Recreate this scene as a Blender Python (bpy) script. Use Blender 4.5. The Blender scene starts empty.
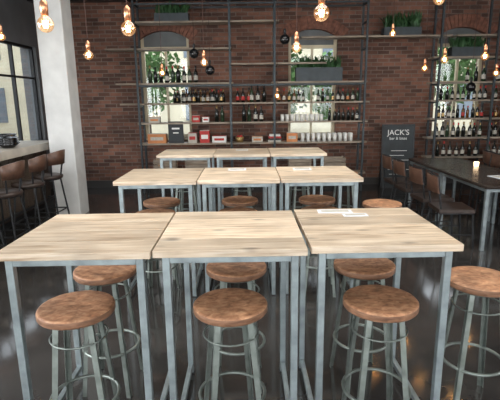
import bpy, math, random
from mathutils import Vector, Matrix, Euler
random.seed(7)
D=bpy.data; S=bpy.context.scene
COL=S.collection

# ------------------------------------------------------------ materials
def new_mat(name):
    m=D.materials.new(name); m.use_nodes=True
    nt=m.node_tree; b=nt.nodes["Principled BSDF"]
    return m,nt,b
def lk(nt,a,b): nt.links.new(a,b)
def node(nt,t,**k):
    n=nt.nodes.new(t)
    for a,v in k.items(): setattr(n,a,v)
    return n
def plain(name,col,rough=.5,metal=0,var=.12,scale=12,bump=0,coat=0):
    m,nt,b=new_mat(name)
    tc=node(nt,'ShaderNodeTexCoord'); n=node(nt,'ShaderNodeTexNoise')
    n.inputs['Scale'].default_value=scale; n.inputs['Detail'].default_value=5
    lk(nt,tc.outputs['Object'],n.inputs['Vector'])
    r=node(nt,'ShaderNodeValToRGB'); r.color_ramp.elements[0].position=.3; r.color_ramp.elements[1].position=.7
    r.color_ramp.elements[0].color=tuple(max(0,c*(1-var)) for c in col)+(1,)
    r.color_ramp.elements[1].color=tuple(min(1,c*(1+var)) for c in col)+(1,)
    lk(nt,n.outputs['Fac'],r.inputs['Fac']); lk(nt,r.outputs['Color'],b.inputs['Base Color'])
    b.inputs['Roughness'].default_value=rough; b.inputs['Metallic'].default_value=metal
    b.inputs['Coat Weight'].default_value=coat
    if bump:
        bp=node(nt,'ShaderNodeBump'); bp.inputs['Strength'].default_value=bump; bp.inputs['Distance'].default_value=.01
        lk(nt,n.outputs['Fac'],bp.inputs['Height']); lk(nt,bp.outputs['Normal'],b.inputs['Normal'])
    return m
def wood(name,c1,c2,c3,rough=.5,plank=None,stretch=(2,30,30),tint=.25,blot=(.82,1.12),bscale=5,knots=False):
    m,nt,b=new_mat(name)
    tc=node(nt,'ShaderNodeTexCoord'); oi=node(nt,'ShaderNodeObjectInfo')
    mul=node(nt,'ShaderNodeMath',operation='MULTIPLY'); mul.inputs[1].default_value=37
    lk(nt,oi.outputs['Random'],mul.inputs[0])
    sep=node(nt,'ShaderNodeSeparateXYZ'); lk(nt,tc.outputs['Object'],sep.inputs[0])
    dv=node(nt,'ShaderNodeMath',operation='DIVIDE'); dv.inputs[1].default_value=plank or 10
    lk(nt,sep.outputs['Y'],dv.inputs[0])
    ad0=node(nt,'ShaderNodeMath',operation='ADD'); ad0.inputs[1].default_value=100
    lk(nt,dv.outputs[0],ad0.inputs[0])
    fl=node(nt,'ShaderNodeMath',operation='FLOOR'); lk(nt,ad0.outputs[0],fl.inputs[0])
    ad=node(nt,'ShaderNodeMath',operation='ADD'); lk(nt,fl.outputs[0],ad.inputs[0]); lk(nt,mul.outputs[0],ad.inputs[1])
    wn=node(nt,'ShaderNodeTexWhiteNoise',noise_dimensions='1D'); lk(nt,ad.outputs[0],wn.inputs['W'])
    va=node(nt,'ShaderNodeVectorMath',operation='ADD'); lk(nt,tc.outputs['Object'],va.inputs[0])
    sc=node(nt,'ShaderNodeVectorMath',operation='SCALE'); sc.inputs['Scale'].default_value=5
    lk(nt,wn.outputs['Color'],sc.inputs[0]); lk(nt,sc.outputs[0],va.inputs[1])
    mp=node(nt,'ShaderNodeMapping'); mp.inputs['Scale'].default_value=stretch; lk(nt,va.outputs[0],mp.inputs['Vector'])
    n=node(nt,'ShaderNodeTexNoise'); n.inputs['Scale'].default_value=1.6; n.inputs['Detail'].default_value=8; n.inputs['Distortion'].default_value=.6
    lk(nt,mp.outputs[0],n.inputs['Vector'])
    r=node(nt,'ShaderNodeValToRGB'); e=r.color_ramp.elements
    e[0].position=.28; e[0].color=c1+(1,); e[1].position=.72; e[1].color=c3+(1,)
    x=e.new(.5); x.color=c2+(1,)
    lk(nt,n.outputs['Fac'],r.inputs['Fac'])
    n2=node(nt,'ShaderNodeTexNoise'); n2.inputs['Scale'].default_value=bscale; n2.inputs['Detail'].default_value=4
    lk(nt,va.outputs[0],n2.inputs['Vector'])
    mr=node(nt,'ShaderNodeMapRange')
    mr.inputs['To Min'].default_value=1-tint; mr.inputs['To Max'].default_value=1+tint*.6
    lk(nt,wn.outputs['Value'],mr.inputs['Value'])
    mr2=node(nt,'ShaderNodeMapRange'); mr2.inputs['From Min'].default_value=.3; mr2.inputs['From Max'].default_value=.7
    mr2.inputs['To Min'].default_value=blot[0]; mr2.inputs['To Max'].default_value=blot[1]
    lk(nt,n2.outputs['Fac'],mr2.inputs['Value'])
    mm=node(nt,'ShaderNodeMath',operation='MULTIPLY'); lk(nt,mr.outputs[0],mm.inputs[0]); lk(nt,mr2.outputs[0],mm.inputs[1])
    last=mm
    if knots:
        mp2=node(nt,'ShaderNodeMapping'); mp2.inputs['Scale'].default_value=(3.2,7.5,7.5); lk(nt,va.outputs[0],mp2.inputs['Vector'])
        vo=node(nt,'ShaderNodeTexVoronoi'); vo.inputs['Scale'].default_value=1; lk(nt,mp2.outputs[0],vo.inputs['Vector'])
        mk=node(nt,'ShaderNodeMapRange'); mk.inputs['From Min'].default_value=.05; mk.inputs['From Max'].default_value=.17
        mk.inputs['To Min'].default_value=.42; mk.inputs['To Max'].default_value=1; lk(nt,vo.outputs['Distance'],mk.inputs['Value'])
        m3=node(nt,'ShaderNodeMath',operation='MULTIPLY'); lk(nt,mm.outputs[0],m3.inputs[0]); lk(nt,mk.outputs[0],m3.inputs[1]); last=m3
    s2=node(nt,'ShaderNodeVectorMath',operation='SCALE'); lk(nt,r.outputs['Color'],s2.inputs[0]); lk(nt,last.outputs[0],s2.inputs['Scale'])
    lk(nt,s2.outputs[0],b.inputs['Base Color'])
    b.inputs['Roughness'].default_value=rough
    bp=node(nt,'ShaderNodeBump'); bp.inputs['Strength'].default_value=.35; bp.inputs['Distance'].default_value=.004
    lk(nt,n.outputs['Fac'],bp.inputs['Height']); lk(nt,bp.outputs['Normal'],b.inputs['Normal'])
    return m
def brick(name,vert='XZ'):
    m,nt,b=new_mat(name)
    tc=node(nt,'ShaderNodeTexCoord'); sep=node(nt,'ShaderNodeSeparateXYZ'); lk(nt,tc.outputs['Object'],sep.inputs[0])
    cb=node(nt,'ShaderNodeCombineXYZ'); lk(nt,sep.outputs[vert[0]],cb.inputs[0]); lk(nt,sep.outputs['Z'],cb.inputs[1])
    br=node(nt,'ShaderNodeTexBrick'); br.inputs['Scale'].default_value=1
    br.inputs['Brick Width'].default_value=.225; br.inputs['Row Height'].default_value=.072
    br.inputs['Mortar Size'].default_value=.007; br.inputs['Bias'].default_value=-.1
    br.inputs['Color1'].default_value=(.090,.044,.031,1); br.inputs['Color2'].default_value=(.27,.118,.075,1)
    br.inputs['Mortar'].default_value=(.19,.145,.12,1)
    lk(nt,cb.outputs[0],br.inputs['Vector'])
    n=node(nt,'ShaderNodeTexNoise'); n.inputs['Scale'].default_value=1.6; n.inputs['Detail'].default_value=8; n.inputs['Roughness'].default_value=.68
    lk(nt,tc.outputs['Object'],n.inputs['Vector'])
    mr=node(nt,'ShaderNodeMapRange'); mr.inputs['From Min'].default_value=.3; mr.inputs['From Max'].default_value=.7
    mr.inputs['To Min'].default_value=.5; mr.inputs['To Max'].default_value=1.35; lk(nt,n.outputs['Fac'],mr.inputs['Value'])
    s=node(nt,'ShaderNodeVectorMath',operation='SCALE'); lk(nt,br.outputs['Color'],s.inputs[0]); lk(nt,mr.outputs[0],s.inputs['Scale'])
    lk(nt,s.outputs[0],b.inputs['Base Color']); b.inputs['Roughness'].default_value=.85
    bp=node(nt,'ShaderNodeBump',invert=True); bp.inputs['Strength'].default_value=.6; bp.inputs['Distance'].default_value=.01
    lk(nt,br.outputs['Fac'],bp.inputs['Height']); lk(nt,bp.outputs['Normal'],b.inputs['Normal'])
    return m
def emis(name,col,st):
    m,nt,b=new_mat(name); b.inputs['Base Color'].default_value=col+(1,)
    b.inputs['Emission Color'].default_value=col+(1,); b.inputs['Emission Strength'].default_value=st
    return m
def thin_glass(name,tint,gloss=.08,glow=None):
    m=D.materials.new(name); m.use_nodes=True; nt=m.node_tree; nt.nodes.clear()
    o=node(nt,'ShaderNodeOutputMaterial'); mx=node(nt,'ShaderNodeMixShader'); t=node(nt,'ShaderNodeBsdfTransparent')
    g=node(nt,'ShaderNodeBsdfGlossy'); g.inputs['Roughness'].default_value=.05
    t.inputs['Color'].default_value=tint+(1,)
    lw=node(nt,'ShaderNodeLayerWeight'); lw.inputs['Blend'].default_value=.25
    ad=node(nt,'ShaderNodeMath',operation='MULTIPLY_ADD'); ad.inputs[1].default_value=.5; ad.inputs[2].default_value=gloss
    lk(nt,lw.outputs['Facing'],ad.inputs[0]); lk(nt,ad.outputs[0],mx.inputs['Fac'])
    lk(nt,t.outputs[0],mx.inputs[1]); lk(nt,g.outputs[0],mx.inputs[2])
    last=mx
    if glow:
        e=node(nt,'ShaderNodeEmission'); e.inputs['Color'].default_value=glow[0]+(1,); e.inputs['Strength'].default_value=glow[1]
        a=node(nt,'ShaderNodeAddShader'); lk(nt,mx.outputs[0],a.inputs[0]); lk(nt,e.outputs[0],a.inputs[1]); last=a
    lk(nt,last.outputs[0],o.inputs['Surface'])
    return m

M={}
M['top']=wood('scaffold_wood',(.38,.27,.175),(.64,.51,.375),(.80,.69,.55),.38,plank=.18,tint=.24,knots=True)
M['seat']=wood('seat_wood',(.20,.088,.042),(.42,.205,.105),(.60,.345,.195),.58,stretch=(16,24,16),tint=.12,blot=(.6,1.2),bscale=13)
M['seatrim']=wood('seat_edge_wood',(.10,.045,.024),(.19,.092,.048),(.29,.15,.085),.58,stretch=(10,10,40),tint=.1)
M['plank']=wood('shelf_wood',(.16,.12,.085),(.30,.24,.18),(.42,.35,.27),.6,tint=.2)
M['darkwood']=wood('dark_wood',(.018,.013,.011),(.035,.027,.022),(.06,.047,.04),.25,plank=.2,tint=.2)
M['steel']=plain('galvanised_steel',(.28,.325,.335),.36,.6,.25,12)
M['stoolsteel']=plain('stool_steel',(.19,.215,.195),.38,.6,.3,14)
M['black']=plain('black_steel',(.02,.021,.023),.45,.3,.2,10)
M['racksteel']=plain('rack_steel',(.045,.056,.062),.5,.4,.2,8)
M['concrete']=plain('white_painted_concrete',(.68,.68,.665),.75,0,.12,3.5,.12)
M['barconc']=plain('bar_concrete',(.52,.47,.40),.5,0,.2,4,.1)
M['barfront']=wood('bar_front_wood',(.05,.035,.025),(.10,.07,.05),(.16,.12,.09),.6)
M['leather']=plain('brown_leather',(.10,.05,.032),.42,0,.3,20,.1)
M['dleather']=plain('dark_leather',(.04,.025,.019),.4,0,.3,20,.1)
M['brick']=brick('brick_xz','XZ'); M['brickY']=brick('brick_yz','YZ')
M['arch']=plain('arch_brick',(.20,.085,.055),.85,0,.4,14,.3)
M['ceil']=plain('ceiling_paint',(.10,.10,.105),.8,0,.15,2)
M['darkwall']=plain('grey_paint',(.15,.155,.16),.7,0,.2,2)
M['frame']=plain('window_frame_cream',(.60,.52,.36),.5,0,.1,5)
M['panel']=plain('transom_panel',(.14,.15,.15),.6,0,.15,5)
M['facade']=plain('facade_render',(.62,.55,.40),.9,0,.15,1.2)
M['facadew']=plain('facade_window',(.16,.19,.22),.2,0,.2,2)
M['paving']=plain('paving',(.36,.35,.33),.9,0,.15,1)
M['copper']=plain('copper',(.75,.36,.20),.3,.9,.1,20)
M['cord']=plain('textile_cord',(.06,.025,.018),.8,0,.1,20)
M['fil']=emis('filament',(1,.60,.24),70)
M['bulb']=thin_glass('amber_glass',(1,.88,.70),.10,((1,.42,.12),.18))
M['pane']=thin_glass('window_glass',(.97,.99,.99),.03)
M['blackgloss']=plain('black_gloss',(.008,.008,.009),.12,0,.1,5)
M['bottle']=plain('bottle_glass_dark',(.010,.012,.010),.14,0,.3,6)
M['bottleg']=plain('bottle_glass_green',(.022,.04,.02),.14,0,.3,6)
M['bottlea']=plain('bottle_glass_amber',(.10,.038,.012),.14,0,.3,6)
M['label']=plain('label_paper',(.46,.43,.37),.8,0,.15,30)
M['red']=plain('red_card',(.42,.025,.02),.6,0,.15,10)
M['foil']=plain('foil_gold',(.38,.25,.10),.35,.6,.15,10)
M['white']=plain('white_ceramic',(.70,.69,.65),.35,0,.05,10)
M['orange']=plain('orange_card',(.52,.20,.07),.6,0,.15,10)
M['paper']=plain('paper',(.66,.69,.74),.7,0,.05,10)
M['green']=plain('leaf_green',(.03,.085,.028),.6,0,.45,14)
M['hedge']=plain('foliage_green',(.10,.19,.06),.8,0,.5,6)
M['bark']=plain('tree_bark',(.10,.07,.05),.9,0,.3,9)
M['chalk']=plain('chalkboard',(.020,.026,.029),.6,0,.3,5)
M['chalkw']=plain('chalk_white',(.75,.75,.72),.9,0,.05,10)
M['candle']=emis('candle_glow',(1,.70,.42),4)
M['base']=plain('baseboard_paint',(.045,.042,.04),.5,0,.1,5)
# floor
m,nt,b=new_mat('polished_floor')
tc=node(nt,'ShaderNodeTexCoord'); n=node(nt,'ShaderNodeTexNoise'); n.inputs['Scale'].default_value=1.3; n.inputs['Detail'].default_value=9; n.inputs['Roughness'].default_value=.65
lk(nt,tc.outputs['Object'],n.inputs['Vector'])
r=node(nt,'ShaderNodeValToRGB'); r.color_ramp.elements[0].position=.3; r.color_ramp.elements[1].position=.75
r.color_ramp.elements[0].color=(.018,.017,.0165,1); r.color_ramp.elements[1].color=(.062,.057,.053,1)
lk(nt,n.outputs['Fac'],r.inputs['Fac']); lk(nt,r.outputs['Color'],b.inputs['Base Color'])
mr=node(nt,'ShaderNodeMapRange'); mr.inputs['To Min'].default_value=.03; mr.inputs['To Max'].default_value=.18; lk(nt,n.outputs['Fac'],mr.inputs['Value'])
lk(nt,mr.outputs[0],b.inputs['Roughness']); b.inputs['IOR'].default_value=1.75; M['floor']=m

# ------------------------------------------------------------ mesh builder
class MB:
    def __init__(s): s.v=[];s.f=[];s.m=[];s.sm=[];s.mats=[]
    def mi(s,k):
        if k not in s.mats: s.mats.append(k)
        return s.mats.index(k)
    def add(s,vs,fs,k,smooth=False,mx=None):
        o=len(s.v); i=s.mi(k)
        for p in vs:
            p=Vector(p); s.v.append(mx@p if mx else p)
        for f in fs: s.f.append([a+o for a in f]); s.m.append(i); s.sm.append(smooth)
    def box(s,c,d,k,mx=None):
        x,y,z=c; a,b_,e=d[0]/2,d[1]/2,d[2]/2
        vs=[(x+i*a,y+j*b_,z+l*e) for i in(-1,1) for j in(-1,1) for l in(-1,1)]
        s.add(vs,[(0,1,3,2),(4,6,7,5),(0,4,5,1),(2,3,7,6),(0,2,6,4),(1,5,7,3)],k,False,mx)
    def bb(s,x0,x1,y0,y1,z0,z1,k): s.box(((x0+x1)/2,(y0+y1)/2,(z0+z1)/2),(x1-x0,y1-y0,z1-z0),k)
    def tube(s,p,q,r1,k,r2=None,n=10,smooth=True,rot=0):
        p=Vector(p);q=Vector(q); r2=r1 if r2 is None else r2
        d=(q-p).normalized(); up=Vector((0,0,1)) if abs(d.z)<.95 else Vector((0,1,0))
        u=d.cross(up).normalized(); w=d.cross(u)
        vs=[]
        for c,r in((p,r1),(q,r2)):
            for i in range(n):
                a=2*math.pi*i/n+rot; vs.append(c+u*math.cos(a)*r+w*math.sin(a)*r)
        s.add(vs,[(i,(i+1)%n,n+(i+1)%n,n+i) for i in range(n)],k,smooth)
        s.add(vs,[tuple(range(n-1,-1,-1)),tuple(range(n,2*n))],k,False)
    def sq(s,p,q,w,k): s.tube(p,q,w*.7071,k,n=4,smooth=False,rot=math.pi/4)
    def lathe(s,prof,c,k,n=16,smooth=True,mx=None):
        c=Vector(c); vs=[];fs=[]
        for r,z in prof:
            for i in range(n):
                a=2*math.pi*i/n; vs.append(c+Vector((r*math.cos(a),r*math.sin(a),z)))
        for j in range(len(prof)-1):
            for i in range(n): fs.append((j*n+i,j*n+(i+1)%n,(j+1)*n+(i+1)%n,(j+1)*n+i))
        s.add(vs,fs,k,smooth,mx)
    def ring(s,c,R,r,k,n=32,m_=8):
        c=Vector(c);vs=[];fs=[]
        for i in range(n):
            a=2*math.pi*i/n
            for j in range(m_):
                b_=2*math.pi*j/m_; rr=R+r*math.cos(b_)
                vs.append(c+Vector((rr*math.cos(a),rr*math.sin(a),r*math.sin(b_))))
        for i in range(n):
            for j in range(m_): fs.append((i*m_+j,((i+1)%n)*m_+j,((i+1)%n)*m_+(j+1)%m_,i*m_+(j+1)%m_))
        s.add(vs,fs,k,True)
    def sphere(s,c,r,k,n=16,h=10,sc=(1,1,1)):
        pr=[(max(1e-4,r*math.sin(math.pi*i/h)),-r*math.cos(math.pi*i/h)*sc[2]) for i in range(h+1)]
        s.lathe(pr,c,k,n)
    def mesh(s,name):
        me=D.meshes.new(name); me.from_pydata([tuple(v) for v in s.v],[],s.f)
        for k in s.mats: me.materials.append(M[k])
        for p,i,q in zip(me.polygons,s.m,s.sm): p.material_index=i; p.use_smooth=q
        me.update(); return me
    def obj(s,name,loc=(0,0,0),rz=0,bevel=0,parent=None):
        return place(s.mesh(name),name,loc,rz,bevel,parent)
def place(me,name,loc=(0,0,0),rz=0,bevel=0,parent=None):
    o=D.objects.new(name,me); COL.objects.link(o); o.location=loc; o.rotation_euler=(0,0,rz)
    if bevel:
        b=o.modifiers.new('bevel','BEVEL'); b.width=bevel; b.segments=2; b.limit_method='ANGLE'; b.angle_limit=math.radians(50)
    if parent: o.parent=parent
    return o

# ------------------------------------------------------------ room shell
XL,XR,YF,YB,H=-4.0,6.2,-3.0,9.0,4.2
b_=MB(); b_.bb(XL-.3,XR+.3,YF-.3,YB+.35,-.2,0,'floor'); b_.obj('floor')
b_=MB(); b_.bb(XL-.3,XR+.3,YF-.3,YB+.35,H,H+.2,'ceil'); b_.obj('ceiling')
def wall(name,mat,axis,c0,c1,a0,a1,ops):
    w=MB()
    def bx(p0,p1,z0,z1):
        if p1-p0<1e-4 or z1-z0<1e-4: return
        if axis=='X': w.bb(p0,p1,c0,c1,z0,z1,mat)
        else: w.bb(c0,c1,p0,p1,z0,z1,mat)
    cur=a0
    for (p0,p1,z0,z1) in sorted(ops):
        bx(cur,p0,0,H); bx(p0,p1,0,z0); bx(p0,p1,z1,H); cur=p1
    bx(cur,a1,0,H)
    return w.obj(name)
bw=[-1.60,1.24,4.08]
W2=.47
wall('wall_back','brick','X',YB,YB+.35,XL-.3,XR+.3,[(c-W2,c+W2,.98,3.0) for c in bw])
wall('wall_left','darkwall','Y',XL-.3,XL,YF-.3,YB,[(4.3,8.90,.95,2.72),(-2.2,3.6,.95,2.72)])
wall('wall_right','brickY','Y',XR,XR+.3,YF-.3,YB,[(0,4,1.0,3.0)])
wall('wall_front','brick','X',YF-.3,YF,XL,XR,[(-3.2,5.4,.3,3.6)])
t=MB(); t.bb(XL,XR,YB-.02,YB,0,.14,'base'); t.obj('baseboard_back')
t=MB(); t.bb(XL,XL+.02,YF,YB-.02,0,.14,'base'); t.obj('baseboard_left')
t=MB(); t.bb(XR-.02,XR,YF,YB-.02,0,.14,'base'); t.obj('baseboard_right')
for i,y in enumerate((8.86,6.0,3.1,.2)):
    t=MB(); z0=3.5 if i==0 else 3.7
    t.bb(XL,XR,y-.1,y+.1,z0,z0+.02,'black'); t.bb(XL,XR,y-.01,y+.01,z0+.02,H-.02,'black'); t.bb(XL,XR,y-.1,y+.1,H-.02,H,'black')
    t.obj('ceiling_beam')

def arch_mesh(cx,w):
    a=MB(); rise=.16; R=(w*w+rise*rise)/(2*rise); cz=3.0-R; half=math.asin(w/R)*1.12; n=17
    for i in range(n):
        t0=-half+2*half*i/n+.004; t1=-half+2*half*(i+1)/n-.004
        vs=[]
        for yy in(YB-.015,YB+.10):
            for rr,tt in((R,t0),(R,t1),(R+.23,t1),(R+.23,t0)):
                vs.append((cx+rr*math.sin(tt),yy,cz+rr*math.cos(tt)))
        a.add(vs,[(0,1,2,3),(7,6,5,4),(0,4,5,1),(1,5,6,2),(2,6,7,3),(3,7,4,0)],'arch')
    return a
for i,cx in enumerate(bw):
    w=MB(); y0,y1=YB+.12,YB+.19; x0,x1=cx-W2,cx+W2
    w.bb(x0,x0+.06,y0,y1,.98,3.0,'frame'); w.bb(x1-.06,x1,y0,y1,.98,3.0,'frame')
    w.bb(x0+.06,x1-.06,y0,y1,.98,1.05,'frame'); w.bb(x0+.06,x1-.06,y0,y1,2.66,2.72,'frame')
    w.bb(cx-.02,cx+.02,y0,y1,1.05,2.66,'frame'); w.bb(x0+.06,x1-.06,y0+.01,y1-.01,1.98,2.02,'frame')
    w.bb(x0+.06,x1-.06,y0+.01,y1-.01,2.72,3.0,'panel')
    w.bb(x0+.06,x1-.06,y0+.03,y0+.035,1.05,2.66,'pane')
    w.bb(x0,x1,YB-.04,y0,.95,.98,'frame')
    w.obj('window_%d'%(i+1))
    arch_mesh(cx,W2).obj('trim_%d'%(i+1))
def side_window(name,x0,x1,ya,yb,z0,z1,nm,mat='black',bars=(2.15,)):
    w=MB(); f=.045
    w.bb(x0,x1,ya,yb,z0,z0+f,mat); w.bb(x0,x1,ya,yb,z1-f,z1,mat)
    for i in range(nm+1):
        yc=ya+f/2+(yb-ya-f)*i/nm; w.bb(x0,x1,yc-f/2,yc+f/2,z0+f,z1-f,mat)
    for z in bars: w.bb(x0+.01,x1-.01,ya+f,yb-f,z-.018,z+.018,mat)
    xm=(x0+x1)/2; w.bb(xm-.002,xm+.002,ya+f,yb-f,z0+f,z1-f,'pane')
    w.obj(name)
side_window('window_4',XL-.12,XL-.06,4.3,8.90,.95,2.72,6)
side_window('window_5',XL-.12,XL-.06,-2.2,3.6,.95,2.72,6)
side_window('window_6',XR+.12,XR+.2,0,4,1.0,3.0,4)
w=MB()
w.bb(-3.2,5.4,YF-.2,YF-.12,.3,.36,'black'); w.bb(-3.2,5.4,YF-.2,YF-.12,3.54,3.6,'black')
for i in range(8):
    xc=-3.17+8.54*i/7; w.bb(xc-.03,xc+.03,YF-.2,YF-.12,.36,3.54,'black')
w.bb(-3.14,5.34,YF-.16,YF-.155,.36,3.54,'pane'); w.obj('window_7')

# exterior
g=MB(); g.bb(-40,40,-40,50,-.5,-.25,'paving'); g.obj('ground')
def building(x0,x1,y0,y1,h):
    e=MB(); e.bb(x0,x1,y0,y1,-.25,h,'facade'); return e
e=building(-12,14,19,22,5.5)
for i in range(9):
    for z in(.9,3.4): e.bb(-11+i*2.8,-10.0+i*2.8,18.95,19.02,z,z+1.4,'facadew')
e.obj('neighbouring_building')
e=building(-19,-15,-8,22,3.0)
for i in range(10): e.bb(-15.02,-14.95,-6.5+i*2.8,-5.4+i*2.8,.6,2.2,'facadew')
e.obj('neighbouring_building')
def tree(x,y,h):
    b=MB(); b.tube((0,0,0),(0,0,h*.6),.12,'bark',.07)
    for k in range(7):
        a=random.uniform(0,6.28); q=Vector((math.cos(a)*.8,math.sin(a)*.8,h*random.uniform(.6,.95))); b.tube((0,0,h*.5),q,.05,'bark',.02,n=6)
    for k in range(700):
        a=random.uniform(0,6.28); u=random.uniform(-1,1); rr=1.25*random.random()**.4; s_=math.sqrt(1-u*u)
        c=Vector((math.cos(a)*s_*rr,math.sin(a)*s_*rr,h*.78+u*rr*.9))
        d1=Vector((random.uniform(-1,1),random.uniform(-1,1),random.uniform(-1,1))).normalized()*.13; d2=d1.cross(Vector((.3,.5,.8))).normalized()*.08
        b.add([c-d1,c-d2,c+d1,c+d2],[(0,1,2,3)],'hedge')
    b.obj('tree',(x,y,-.25))
for (x,y,h) in((-3.2,14.5,3.4),(1.0,15,3.2),(2.9,14,3.0),(6.3,14.5,3.5),(-10,13,3.4),(-11,17,3.6),(-9.5,9.5,3.0)): tree(x,y,h)

# ------------------------------------------------------------ column
c=MB(); c.bb(-2.93,-2.56,6.6,6.97,0,H,'concrete'); c.obj('concrete_column',bevel=.012)

# ------------------------------------------------------------ high table
TW,TD,TH=.695,.72,1.05
def high_table():
    t=MB(); th=.034; pw=TD/4
    for i in range(4):
        t.bb(-TW/2+.001,TW/2-.001,-TD/2+i*pw+.0018,-TD/2+(i+1)*pw-.0018,TH-th,TH,'top')
    lw=.034; ix=TW/2-.055; iy=TD/2-.04; zt=TH-th
    for sx in(-1,1):
        for sy in(-1,1): t.box((sx*ix,sy*iy,zt/2),(lw,lw,zt),'steel')
        t.box((sx*ix,0,zt-.017),(lw-.002,2*iy-lw,lw),'steel')
        t.box((sx*ix,0,.06),(lw-.006,2*iy-lw,lw-.006),'steel')
    for sy in(-1,1): t.box((0,sy*iy,zt-.017),(2*ix-lw,lw-.002,lw),'steel')
    for sx in(-1,1):
        for sy in(-1,1): t.box((sx*ix,sy*iy,.004),(lw+.01,lw+.01,.008),'black')
    return t.mesh('high_table')
TM=high_table()
X0=-.795
rows=[1.915,3.70,5.50]
jit=[[(0,-.03,.010),(0,-.012,.008),(.010,.022,.014)],[(0,-.015,.006),(0,0,.004),(0,.015,.006)],[(0,0,0),(0,0,0),(0,.01,0)]]
for r_,y in enumerate(rows):
    for i in range(3):
        j=jit[r_][i]
        place(TM,'high_table',(X0+i*(TW+.006)+j[0],y+TD/2+j[1],0),j[2],bevel=.003)

# ------------------------------------------------------------ stool
def stool():
    s=MB(); R=.178; zt=.755
    s.lathe([(.001,zt),(R*.5,zt),(R-.014,zt),(R-.005,zt-.002),(R-.001,zt-.007)],(0,0,0),'seat',48)
    s.lathe([(R-.001,zt-.007),(R,zt-.012),(R,zt-.032),(R-.004,zt-.038),(R-.012,zt-.040),(.001,zt-.040)],(0,0,0),'seatrim',48)
    s.lathe([(.001,zt-.040),(.145,zt-.040),(.147,zt-.047),(.145,zt-.054),(.001,zt-.054)],(0,0,0),'stoolsteel',28)
    for k in range(4):
        a=math.pi/4+k*math.pi/2; ca,sa=math.cos(a),math.sin(a)
        top=Vector((ca*.125,sa*.125,zt-.05)); bot=Vector((ca*.205,sa*.205,.0))
        tn=Vector((-sa,ca,0)); rd=Vector((ca,sa,0)); wdt=.026; tk=.004
        for sg in(-1,1):
            dr=(tn*sg-rd).normalized()*wdt; nn=(tn*sg+rd).normalized()*tk
            vs=[bot,bot+dr,bot+dr+nn*-1,bot-nn, top,top+dr,top+dr-nn,top-nn]
            s.add(vs,[(0,1,2,3),(4,7,6,5),(0,4,5,1),(1,5,6,2),(2,6,7,3),(3,7,4,0)],'stoolsteel')
    zr=.27; rr=.125+(.205-.125)*(1-zr/.70)-.012
    s.ring((0,0,zr),rr,.009,'stoolsteel')
    s.ring((0,0,.60),.132,.005,'stoolsteel',28,6)
    return s.mesh('stool')
SM=stool()
sp=[(-.835,1.99),(-.10,2.0),(.625,2.02),(-.85,2.48),(-.085,2.50),(.67,2.51),(1.235,2.27)]
for r_,y in enumerate((0,1.8,3.6)):
    for (x,yy) in sp:
        place(SM,'stool',(x+random.uniform(-.02,.02)*(r_>0),y+yy+random.uniform(-.01,.01)*(r_>0),0),random.uniform(-.25,.25))

def menu(x,y,rz,w=.30,d=.11,n='paper_menu'):
    p=MB(); p.box((0,0,.0015),(w,d,.003),'paper'); p.box((0,0,.0035),(w*.8,d*.5,.001),'label'); p.obj(n,(x,y,TH+.0005),rz)
menu(.50,2.58,-.03,.20,.08); menu(.60,2.49,.02,.14,.06)
menu(-.12,4.28,.05,.17,.12); menu(.50,4.26,0,.17,.12); menu(-.10,6.0,0,.16,.1)

# ------------------------------------------------------------ shelving racks
def plank(r,x0,x1,y0,y1,z,k='plank'): r.bb(x0,x1,y0,y1,z-.03,z,k)
r=MB(); ys=(8.36,8.70)
for x in(-2.0,-.33,.47,2.10):
    for y in ys: r.bb(x-.017,x+.017,y-.017,y+.017,0,H,'racksteel')
for x in(-2.0,-.33,.47,2.10):
    for z in(.93,1.31,1.66,2.02,2.62,3.07,3.4): r.bb(x-.012,x+.012,ys[0]+.018,ys[1]-.018,z-.060,z-.032,'racksteel')
for z in(2.02,3.4):
    for y in ys: r.bb(-1.982,2.082,y-.012,y+.012,z-.068,z-.040,'racksteel')
Y0,Y1=8.385,8.675
plank(r,-2.05,.55,Y0,Y1,3.07); plank(r,-2.55,-.30,Y0,Y1,2.62); plank(r,-2.40,-.28,Y0,Y1,2.02)
plank(r,.42,2.15,Y0,Y1,2.02); plank(r,-2.35,2.20,Y0,Y1,1.66); plank(r,-2.05,2.18,Y0,Y1,1.31)
plank(r,-2.05,2.18,Y0-.0,Y1,.93); plank(r,-2.05,2.18,Y0,Y1,.35); plank(r,.95,3.62,Y0,Y1,2.79); plank(r,-.33,1.4,Y0,Y1,2.35)
r.obj('shelving_rack')
r=MB()
for x in(3.42,4.42,5.42):
    for y in ys: r.bb(x-.017,x+.017,y-.017,y+.017,0,H,'racksteel')
    for z in(.62,.98,1.33,1.66,1.98,2.42): r.bb(x-.012,x+.012,ys[0]+.018,ys[1]-.018,z-.060,z-.032,'racksteel')
for z in(.62,.98,1.33,1.66,1.98,2.42): plank(r,3.32,5.5,Y0,Y1,z)
plank(r,3.7,5.5,Y0,Y1,2.79)
r.obj('shelving_rack')

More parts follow.
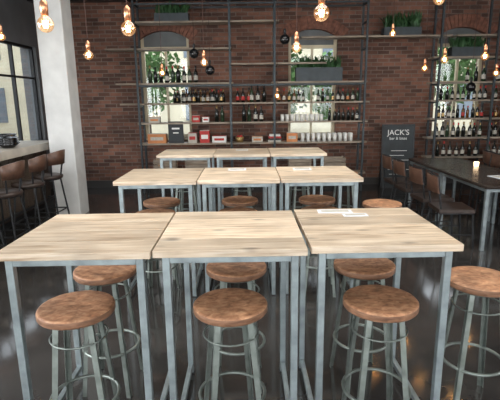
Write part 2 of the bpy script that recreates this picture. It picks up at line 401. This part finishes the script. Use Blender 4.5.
def bottle(b,x,y,z,h,kind,lab=True):
    r0=h*.13; n=10
    b.lathe([(.001,0),(r0,0),(r0,h*.56),(r0*.8,h*.66),(r0*.38,h*.74),(r0*.36,h*.96),(r0*.4,h),(.001,h)],(x,y,z),kind,n)
    if lab: b.lathe([(r0+.001,h*.15),(r0+.001,h*.42)],(x,y,z),lab,n)
    b.lathe([(r0*.42,h*.84),(r0*.46,h*1.003),(.001,h*1.003)],(x,y,z),random.choice(['foil','red','black','black']),n)
def row(x0,x1,z,h=.28,step=.095,kinds=('bottle','bottle','bottleg'),gaps=(),yy=8.50,labs=('label',),jig=.008,depth=1):
    b=MB()
    for q in range(depth):
        x=x0+q*step*.4
        while x<=x1:
            if not any(a<x<c_ for a,c_ in gaps):
                bottle(b,x+random.uniform(-jig,jig),yy+q*.11+random.uniform(-.015,.015),z,h*random.uniform(.92,1.05),random.choice(kinds),random.choice(labs))
            x+=step
    b.obj('wine_bottles' if h>.25 else 'bottles')
row(-1.80,-.90,2.02,.30,.105,labs=('label','',''))
row(-1.35,-.45,1.66,.24,.085,('bottle','bottlea','bottle'),labs=('red','label','foil',''),depth=2,yy=8.46)
row(-.20,.0,1.66,.25,.10,('bottle','bottlea'),labs=('red','label',''))
row(.06,.38,1.66,.30,.11,labs=('label','',''))
row(.56,2.02,1.66,.23,.09,('bottleg','bottle','bottlea'),gaps=((1.08,1.22),),labs=('label','orange','label','foil',''))
row(-.10,.32,1.31,.30,.11,labs=('label','',''))
row(1.50,2.02,1.31,.23,.085,('bottle',),labs=('label',''))
row(-.60,-.42,1.31,.29,.10,labs=('',))
row(3.55,5.35,1.66,.24,.10,gaps=((4.35,4.49),),labs=('label',''))
row(3.52,5.35,1.33,.23,.09,('bottlea','bottle','bottle'),gaps=((4.35,4.49),),labs=('red','label','foil',''))
row(3.52,5.35,.98,.27,.10,gaps=((4.35,4.49),),labs=('label',''))
row(3.55,5.35,.62,.27,.12,gaps=((4.35,4.49),),labs=('label',''))
row(4.0,5.3,1.98,.28,.14,gaps=((4.35,4.49),),labs=('label',''))
def glasses(x0,x1,z,step=.09,h=.12):
    b=MB(); x=x0
    while x<x1:
        for yy in(8.45,8.56):
            b.lathe([(.001,0),(.028,.0),(.034,h),(.031,h),(.026,.006),(.001,.006)],(x,yy,z),'white',10)
        x+=step
    b.obj('drinking_glasses')
glasses(.62,1.38,1.31); glasses(1.0,2.0,.93,.1,.15)
def gbox(n,x,z,w,h,k,k2='label',d=.14,y=8.5):
    b=MB(); b.box((0,0,h/2),(w,d,h),k); b.box((0,-d/2-.001,h*.5),(w*.7,.002,h*.35),k2); b.box((0,0,h+.003),(w*.98,d*.98,.006),k2); b.obj(n,(x,y,z),0,bevel=.003)
gbox('gift_box',-1.72,.93,.34,.17,'orange','label'); gbox('gift_box',-.83,.93,.18,.22,'red','white'); gbox('gift_box',-1.06,.93,.16,.18,'label','red')
gbox('gift_box',-.56,.93,.26,.12,'white','red'); gbox('gift_box',.80,.93,.20,.16,'orange','label'); gbox('gift_box',.15,.93,.20,.10,'label','orange')
gbox('gift_box',-1.75,1.31,.20,.10,'label','orange'); gbox('gift_box',-.98,1.31,.14,.12,'red','label'); gbox('gift_box',-.80,1.31,.12,.09,'white','red')
b=MB(); b.box((0,0,.20),(.28,.03,.40),'black'); b.box((0,-.016,.20),(.22,.004,.32),'chalk'); b.box((0,-.019,.27),(.14,.002,.03),'chalkw'); b.box((0,-.019,.19),(.10,.002,.02),'chalkw')
b.tube((0,.0,.3),(0,.12,.0),.006,'black'); b.obj('framed_picture',(-1.36,8.44,.93))
b=MB(); b.lathe([(.001,0),(.06,0),(.085,.10),(.08,.10),(.055,.01),(.001,.01)],(0,0,0),'foil',18)
for k in range(9): b.sphere((random.uniform(-.04,.04),random.uniform(-.04,.04),.09+random.uniform(0,.03)),.026,'red',10,6)
b.obj('fruit_basket',(-.18,8.5,.93))
b=MB(); zc=0
for k,(w_,c_) in enumerate(((.24,'label'),(.22,'darkwood'),(.23,'red'),(.2,'white'))):
    b.box((random.uniform(-.01,.01),0,zc+.0175),(w_,.18,.034),c_); zc+=.035
b.obj('stack_of_books',(.48,8.5,.93))
def crate(x,z):
    b=MB()
    for s_ in(-1,1):
        for q in range(3): b.box((0,s_*.12,.05+q*.09),(.42,.012,.07),'plank'); b.box((s_*.20,0,.05+q*.09),(.012,.22,.07),'plank')
        for s2 in(-1,1): b.box((s_*.185,s2*.10,.14),(.025,.025,.28),'plank')
    b.box((0,0,.012),(.40,.22,.012),'plank'); b.obj('wooden_crate',(x,8.53,z))
for x in(-1.6,-1.0,.95,1.6): crate(x,.35)

# ------------------------------------------------------------ plants
def plantbox(name,x,y,z,w,h,d=.2,n=150,hh=.22,fern=False):
    b=MB(); t=.012
    if not fern:
        b.box((0,-d/2+t/2,h/2),(w,t,h),'racksteel'); b.box((0,d/2-t/2,h/2),(w,t,h),'racksteel')
        b.box((-w/2+t/2,0,h/2),(t,d-2*t,h),'racksteel'); b.box((w/2-t/2,0,h/2),(t,d-2*t,h),'racksteel'); b.box((0,0,h*.42),(w-2*t,d-2*t,h*.84),'barfront')
    else:
        b.lathe([(.001,0),(w*.3,0),(w*.42,h),(w*.38,h),(w*.3,h*.8),(.001,h*.8)],(0,0,0),'black',18)
    for i in range(n):
        if fern: px,py=random.gauss(0,w*.12),random.gauss(0,w*.12)
        else: px,py=random.uniform(-w/2+.03,w/2-.03),random.uniform(-d/2+.03,d/2-.03)
        a=random.uniform(0,2*math.pi); L=hh*random.uniform(.6,1.2); lean=random.uniform(.2,.9)*(1.2 if fern else .7)
        dr=Vector((math.cos(a),math.sin(a),0)); sd=Vector((-math.sin(a),math.cos(a),0))
        base=Vector((px,py,h*.82)); pts=[]
        for k in range(5):
            t_=k/4; p=base+dr*(L*lean*t_*t_)+Vector((0,0,L*(t_-.45*lean*t_*t_)))
            wd=.018*math.sin(math.pi*min(.97,t_*.85+.12))
            pts+= [p-sd*wd,p+sd*wd]
        b.add(pts,[(2*k,2*k+1,2*k+3,2*k+2) for k in range(4)],'green',True)
    b.obj(name,(x,y,z))
plantbox('planter_box',1.28,8.53,2.02,.84,.24,n=220,hh=.27)
plantbox('planter_box',2.75,8.53,2.79,.66,.14,n=190,hh=.30)
plantbox('planter_box',3.95,8.53,2.42,.60,.16,n=170,hh=.26)
plantbox('planter_box',-1.35,8.53,3.07,.60,.14,n=150,hh=.24)
plantbox('potted_fern',5.0,8.53,2.42,.30,.18,n=110,hh=.3,fern=True)

# ------------------------------------------------------------ chalkboard
b=MB(); w_,h_=.62,1.22
b.box((0,0,h_/2),(w_-.06,.012,h_-.06),'chalk')
for s_ in(-1,1): b.box((s_*(w_/2-.015),0,h_/2),(.03,.025,h_),'black')
b.box((0,0,.015),(w_-.06,.025,.03),'black'); b.box((0,0,h_-.015),(w_-.06,.025,.03),'black')
for k in range(6): b.box((random.uniform(-.04,.04),-.0075,.72-.09*k),(random.uniform(.2,.4),.002,.010),'chalkw')
for s_ in(-1,1): b.sq((s_*.27,.015,h_-.1),(s_*.27,.30,.01),.02,'black')
cb=b.obj('chalkboard_sign',(2.84,8.56,0)); cb.rotation_euler=(math.radians(-5),0,-.05)
def text(s,size,x,z,par,k='chalkw'):
    cu=D.curves.new('lettering','FONT'); cu.body=s; cu.size=size; cu.align_x='CENTER'; cu.extrude=.001
    o=D.objects.new('lettering',cu); COL.objects.link(o); o.parent=par; o.location=(x,-.009,z); o.rotation_euler=(math.pi/2,0,0); cu.materials.append(M[k]); return o
text("JACK'S",.14,0,1.02,cb); text("bar & bites",.075,0,.93,cb)

# ------------------------------------------------------------ bar
b=MB()
b.bb(-3.78,-3.10,2.8,7.35,.99,1.10,'barconc')
b.bb(-3.70,-3.28,2.9,7.25,.12,.99,'barfront'); b.bb(-3.66,-3.34,3.0,7.2,0,.12,'black')
for i in range(22): b.bb(-3.28,-3.262,2.92+i*.197,3.10+i*.197,.14,.985,'barfront')
b.tube((-3.16,2.9,.22),(-3.16,7.25,.22),.02,'black')
for yy in(3.2,4.6,6,7.1): b.tube((-3.16,yy,.22),(-3.262,yy,.22),.012,'black')
b.obj('bar_counter',bevel=.004)
def dish(x,y,z,R,h,n,name='stacked_bowls'):
    d=MB()
    for k in range(n):
        o=k*h*.35
        d.lathe([(.001,o),(R*.45,o),(R,o+h),(R*.97,o+h),(R*.42,o+.012),(.001,o+.012)],(0,0,0),'blackgloss',24)
    d.obj(name,(x,y,z))
dish(-3.28,6.15,1.10,.15,.07,4); dish(-3.50,6.55,1.10,.14,.08,4); dish(-3.60,6.15,1.10,.13,.06,5)
def barchair():
    s=MB(); zs=.75
    s.lathe([(.001,zs),(.15,zs),(.185,zs-.012),(.195,zs-.03),(.185,zs-.055),(.001,zs-.055)],(0,0,0),'dleather',28)
    s.lathe([(.001,zs-.055),(.165,zs-.055),(.165,zs-.07),(.001,zs-.07)],(0,0,0),'black',24)
    for a in(45,135,225,315):
        a=math.radians(a); ca,sa=math.cos(a),math.sin(a)
        s.tube((ca*.16,sa*.16,zs-.06),(ca*.25,sa*.25,0),.012,'black')
    for k in range(4):
        a0=math.radians(45+90*k);a1=a0+math.pi/2; R=.25-.09*(.25/.69)
        s.tube((math.cos(a0)*R,math.sin(a0)*R,.25),(math.cos(a1)*R,math.sin(a1)*R,.25),.009,'black')
    n=14; vs=[];fs=[]
    for i in range(n+1):
        a=math.radians(-150+120*i/n)
        for R,z in((.205,zs+.14),(.225,zs+.33),(.245,zs+.33),(.225,zs+.14)):
            zz=z - (.04 if z>zs+.2 else 0)*abs(2*i/n-1)**2
            vs.append((math.cos(a)*R,math.sin(a)*R,zz))
    for i in range(n):
        for j in range(4): fs.append((4*i+j,4*i+(j+1)%4,4*i+4+(j+1)%4,4*i+4+j))
    fs+=[(3,2,1,0),(4*n,4*n+1,4*n+2,4*n+3)]
    s.add(vs,fs,'leather',True)
    for a in(-140,-90,-40):
        a=math.radians(a); s.tube((math.cos(a)*.17,math.sin(a)*.17,zs-.04),(math.cos(a)*.218,math.sin(a)*.218,zs+.18),.009,'black')
    return s.mesh('bar_chair')
BC=barchair()
for y in(4.35,4.92,5.48,6.05): place(BC,'bar_chair',(-2.74,y,0),math.pi/2+random.uniform(-.15,.15))

# ------------------------------------------------------------ dark dining tables + chairs
def dtable(w,l):
    t=MB(); z=.75; n=4
    for i in range(n): t.bb(-w/2+i*w/n+.001,-w/2+(i+1)*w/n-.001,-l/2,l/2,z-.035,z,'darkwood')
    for sx in(-1,1):
        for sy in(-1,1): t.box((sx*(w/2-.04),sy*(l/2-.05),(z-.035)/2),(.04,.04,z-.035),'steel')
        t.box((sx*(w/2-.04),0,z-.055),(.036,l-.14,.038),'steel')
    for sy in(-1,1): t.box((0,sy*(l/2-.05),z-.055),(w-.12,.036,.038),'steel')
    return t.mesh('dining_table')
DT=dtable(.80,1.22)
for (x,y) in((2.98,5.42),(2.98,6.66),(4.75,5.6),(4.75,7.0)): place(DT,'dining_table',(x,y,0),0,bevel=.003)
def chair():
    s=MB(); zs=.46
    s.bb(-.20,.20,-.20,.20,zs-.045,zs,'dleather'); s.bb(-.19,.19,-.19,.19,zs-.06,zs-.045,'black')
    for sx in(-1,1):
        s.tube((sx*.18,.18,zs-.05),(sx*.20,.21,0),.011,'black')
        s.tube((sx*.18,-.17,zs-.05),(sx*.20,-.24,0),.011,'black')
        s.tube((sx*.18,-.17,zs-.05),(sx*.19,-.235,.84),.011,'black')
        s.tube((sx*.192,.19,.16),(sx*.192,-.20,.16),.008,'black')
    s.tube((-.19,-.235,.84),(.19,-.235,.84),.011,'black')
    n=10; vs=[];fs=[]
    for i in range(n+1):
        u=-1+2*i/n; yb=-.03*(1-u*u)
        for dy,z in((-.205,.64),(-.222,.83),(-.245,.83),(-.228,.64)): vs.append((u*.195,dy+yb,z))
    for i in range(n):
        for j in range(4): fs.append((4*i+j,4*i+(j+1)%4,4*i+4+(j+1)%4,4*i+4+j))
    fs+=[(3,2,1,0),(4*n,4*n+1,4*n+2,4*n+3)]
    s.add(vs,fs,'leather',True)
    return s.mesh('dining_chair')
CH=chair()
for y in(5.14,5.72,6.38,6.94): place(CH,'dining_chair',(2.36,y,0),-math.pi/2+random.uniform(-.1,.1),bevel=.004)
for y in(5.14,5.72,6.38,6.94): place(CH,'dining_chair',(3.60,y,0),math.pi/2+random.uniform(-.1,.1),bevel=.004)
for y in(5.3,5.9,6.7,7.3): place(CH,'dining_chair',(4.13,y,0),-math.pi/2+random.uniform(-.1,.1),bevel=.004)
def tealight(x,y,z):
    b=MB(); b.lathe([(.001,0),(.03,0),(.035,.06),(.032,.06),(.026,.008),(.001,.008)],(0,0,0),'candle',16)
    b.lathe([(.001,.008),(.024,.01),(.024,.03),(.001,.032)],(0,0,0),'white',12); b.obj('tealight_holder',(x,y,z))
tealight(3.2,6.3,.75); tealight(4.75,7.0,.75)
menu2=MB(); menu2.box((0,0,.002),(.2,.28,.004),'paper'); menu2.box((0,0,.0045),(.15,.2,.001),'label'); menu2.obj('paper_menu',(3.05,5.35,.7505),.2)

# ------------------------------------------------------------ pendants
def pendant(x,y,z,r=.043,glow=True):
    p=MB()
    if glow:
        pr=[(max(.001,r*math.sin(math.pi*i/12)),-r*math.cos(math.pi*i/12)) for i in range(11)]
        pr+=[(.016,r*1.12),(.014,r*1.35)]
        p.lathe(pr,(0,0,0),'bulb',20)
        for k in range(6):
            a0=2*math.pi*k/6; a1=2*math.pi*(k+.5)/6; R=r*.36
            p.tube((math.cos(a0)*R*.6,math.sin(a0)*R*.6,-r*.42),(math.cos(a1)*R,math.sin(a1)*R,r*.42),.0018,'fil',n=5)
            p.tube((math.cos(a1)*R,math.sin(a1)*R,r*.42),(math.cos(a0+math.pi/3)*R*.6,math.sin(a0+math.pi/3)*R*.6,-r*.42),.0018,'fil',n=5)
        p.tube((0,0,r*.4),(0,0,r*1.3),.005,'label')
    else:
        p.sphere((0,0,0),r*1.5,'blackgloss',24,14); p.tube((0,0,r*1.4),(0,0,r*1.8),.014,'black')
    z1=r*1.3 if glow else r*1.7
    p.lathe([(.001,z1-.01),(.019,z1-.01),(.021,z1+.03),(.020,z1+.055),(.010,z1+.068),(.004,z1+.075)],(0,0,0),'copper' if glow else 'black',16)
    p.tube((0,0,z1+.07),(0,0,H-z-.02),.0032,'cord',n=6)
    p.lathe([(.001,H-z-.03),(.04,H-z-.03),(.045,H-z),(.001,H-z)],(0,0,0),'black',16)
    p.obj('pendant_lamp',(x,y,z))
for q in((-1.10,2.6,2.115),(-.715,2.85,2.125),(.40,2.6,2.155),(-1.5,4.43,2.13),(.42,4.1,2.14),(-.50,5.3,2.12),(-2.75,5.3,2.42),(-1.2,6.5,2.08),
          (1.43,3.6,2.42),(2.45,6.5,2.10),(2.32,5.55,2.14),(2.62,5.2,2.14),(3.4,6.4,2.02),(1.95,6.4,2.55),(3.3,4.9,2.5),(.45,7.3,1.76)):
    pendant(*q)
for q in((-.85,7.4,2.42),(.55,7.1,2.58),(-.60,7.3,2.16),(3.55,7.4,1.86)): pendant(*q,.05,False)

# ------------------------------------------------------------ light
W=D.worlds.new('sky'); S.world=W; W.use_nodes=True; nt=W.node_tree
bg=nt.nodes['Background']; tc=node(nt,'ShaderNodeTexCoord'); sp_=node(nt,'ShaderNodeSeparateXYZ'); lk(nt,tc.outputs['Generated'],sp_.inputs[0])
rp=node(nt,'ShaderNodeValToRGB'); rp.color_ramp.elements[0].color=(.97,.98,1,1); rp.color_ramp.elements[1].color=(.74,.84,1,1)
lk(nt,sp_.outputs['Z'],rp.inputs['Fac']); lk(nt,rp.outputs['Color'],bg.inputs['Color']); bg.inputs['Strength'].default_value=3.6
def area(name,loc,rot,sx,sy,e,col=(1,1,1),portal=False):
    l=D.lights.new(name,'AREA'); l.shape='RECTANGLE'; l.size=sx; l.size_y=sy; l.energy=e; l.color=col
    o=D.objects.new(name,l); COL.objects.link(o); o.location=loc; o.rotation_euler=rot
    if portal: l.cycles.is_portal=True
    return o
R90=math.pi/2
area('daylight_front_window',(1.1,YF+.02,1.95),(R90,0,0),8.4,3.2,195,(1,.985,.97))
area('daylight_left_window',(XL+.03,.7,1.8),(0,-R90,0),1.6,5.6,310,(.97,.985,1))
area('daylight_right_window',(XR-.03,2,2.0),(0,R90,0),2.0,3.9,100,(.98,.985,1))
area('ceiling_fill',(.3,3.8,H-.05),(0,0,0),4,4.5,215,(1,.965,.90))  # added fill under the ceiling to brighten the tabletops, not a real fixture
area('portal_left',(XL-.03,6.6,1.83),(0,-R90,0),1.7,4.5,1,portal=True)
for cx in bw: area('portal_back',(cx,YB+.05,1.9),(-R90,0,0),.9,1.8,1,portal=True)

# ------------------------------------------------------------ camera
cam=D.cameras.new('camera'); co=D.objects.new('camera',cam); COL.objects.link(co)
cam.sensor_width=36; cam.lens=32.4; cam.clip_end=200
mx=Matrix.Translation((0,0,1.70))@Matrix.Rotation(math.radians(90-12.53),4,'X')@Matrix.Rotation(math.radians(-.7),4,'Z')
co.matrix_world=mx; S.camera=co
S.view_settings.view_transform='Standard'; S.view_settings.look='None'; S.view_settings.exposure=0
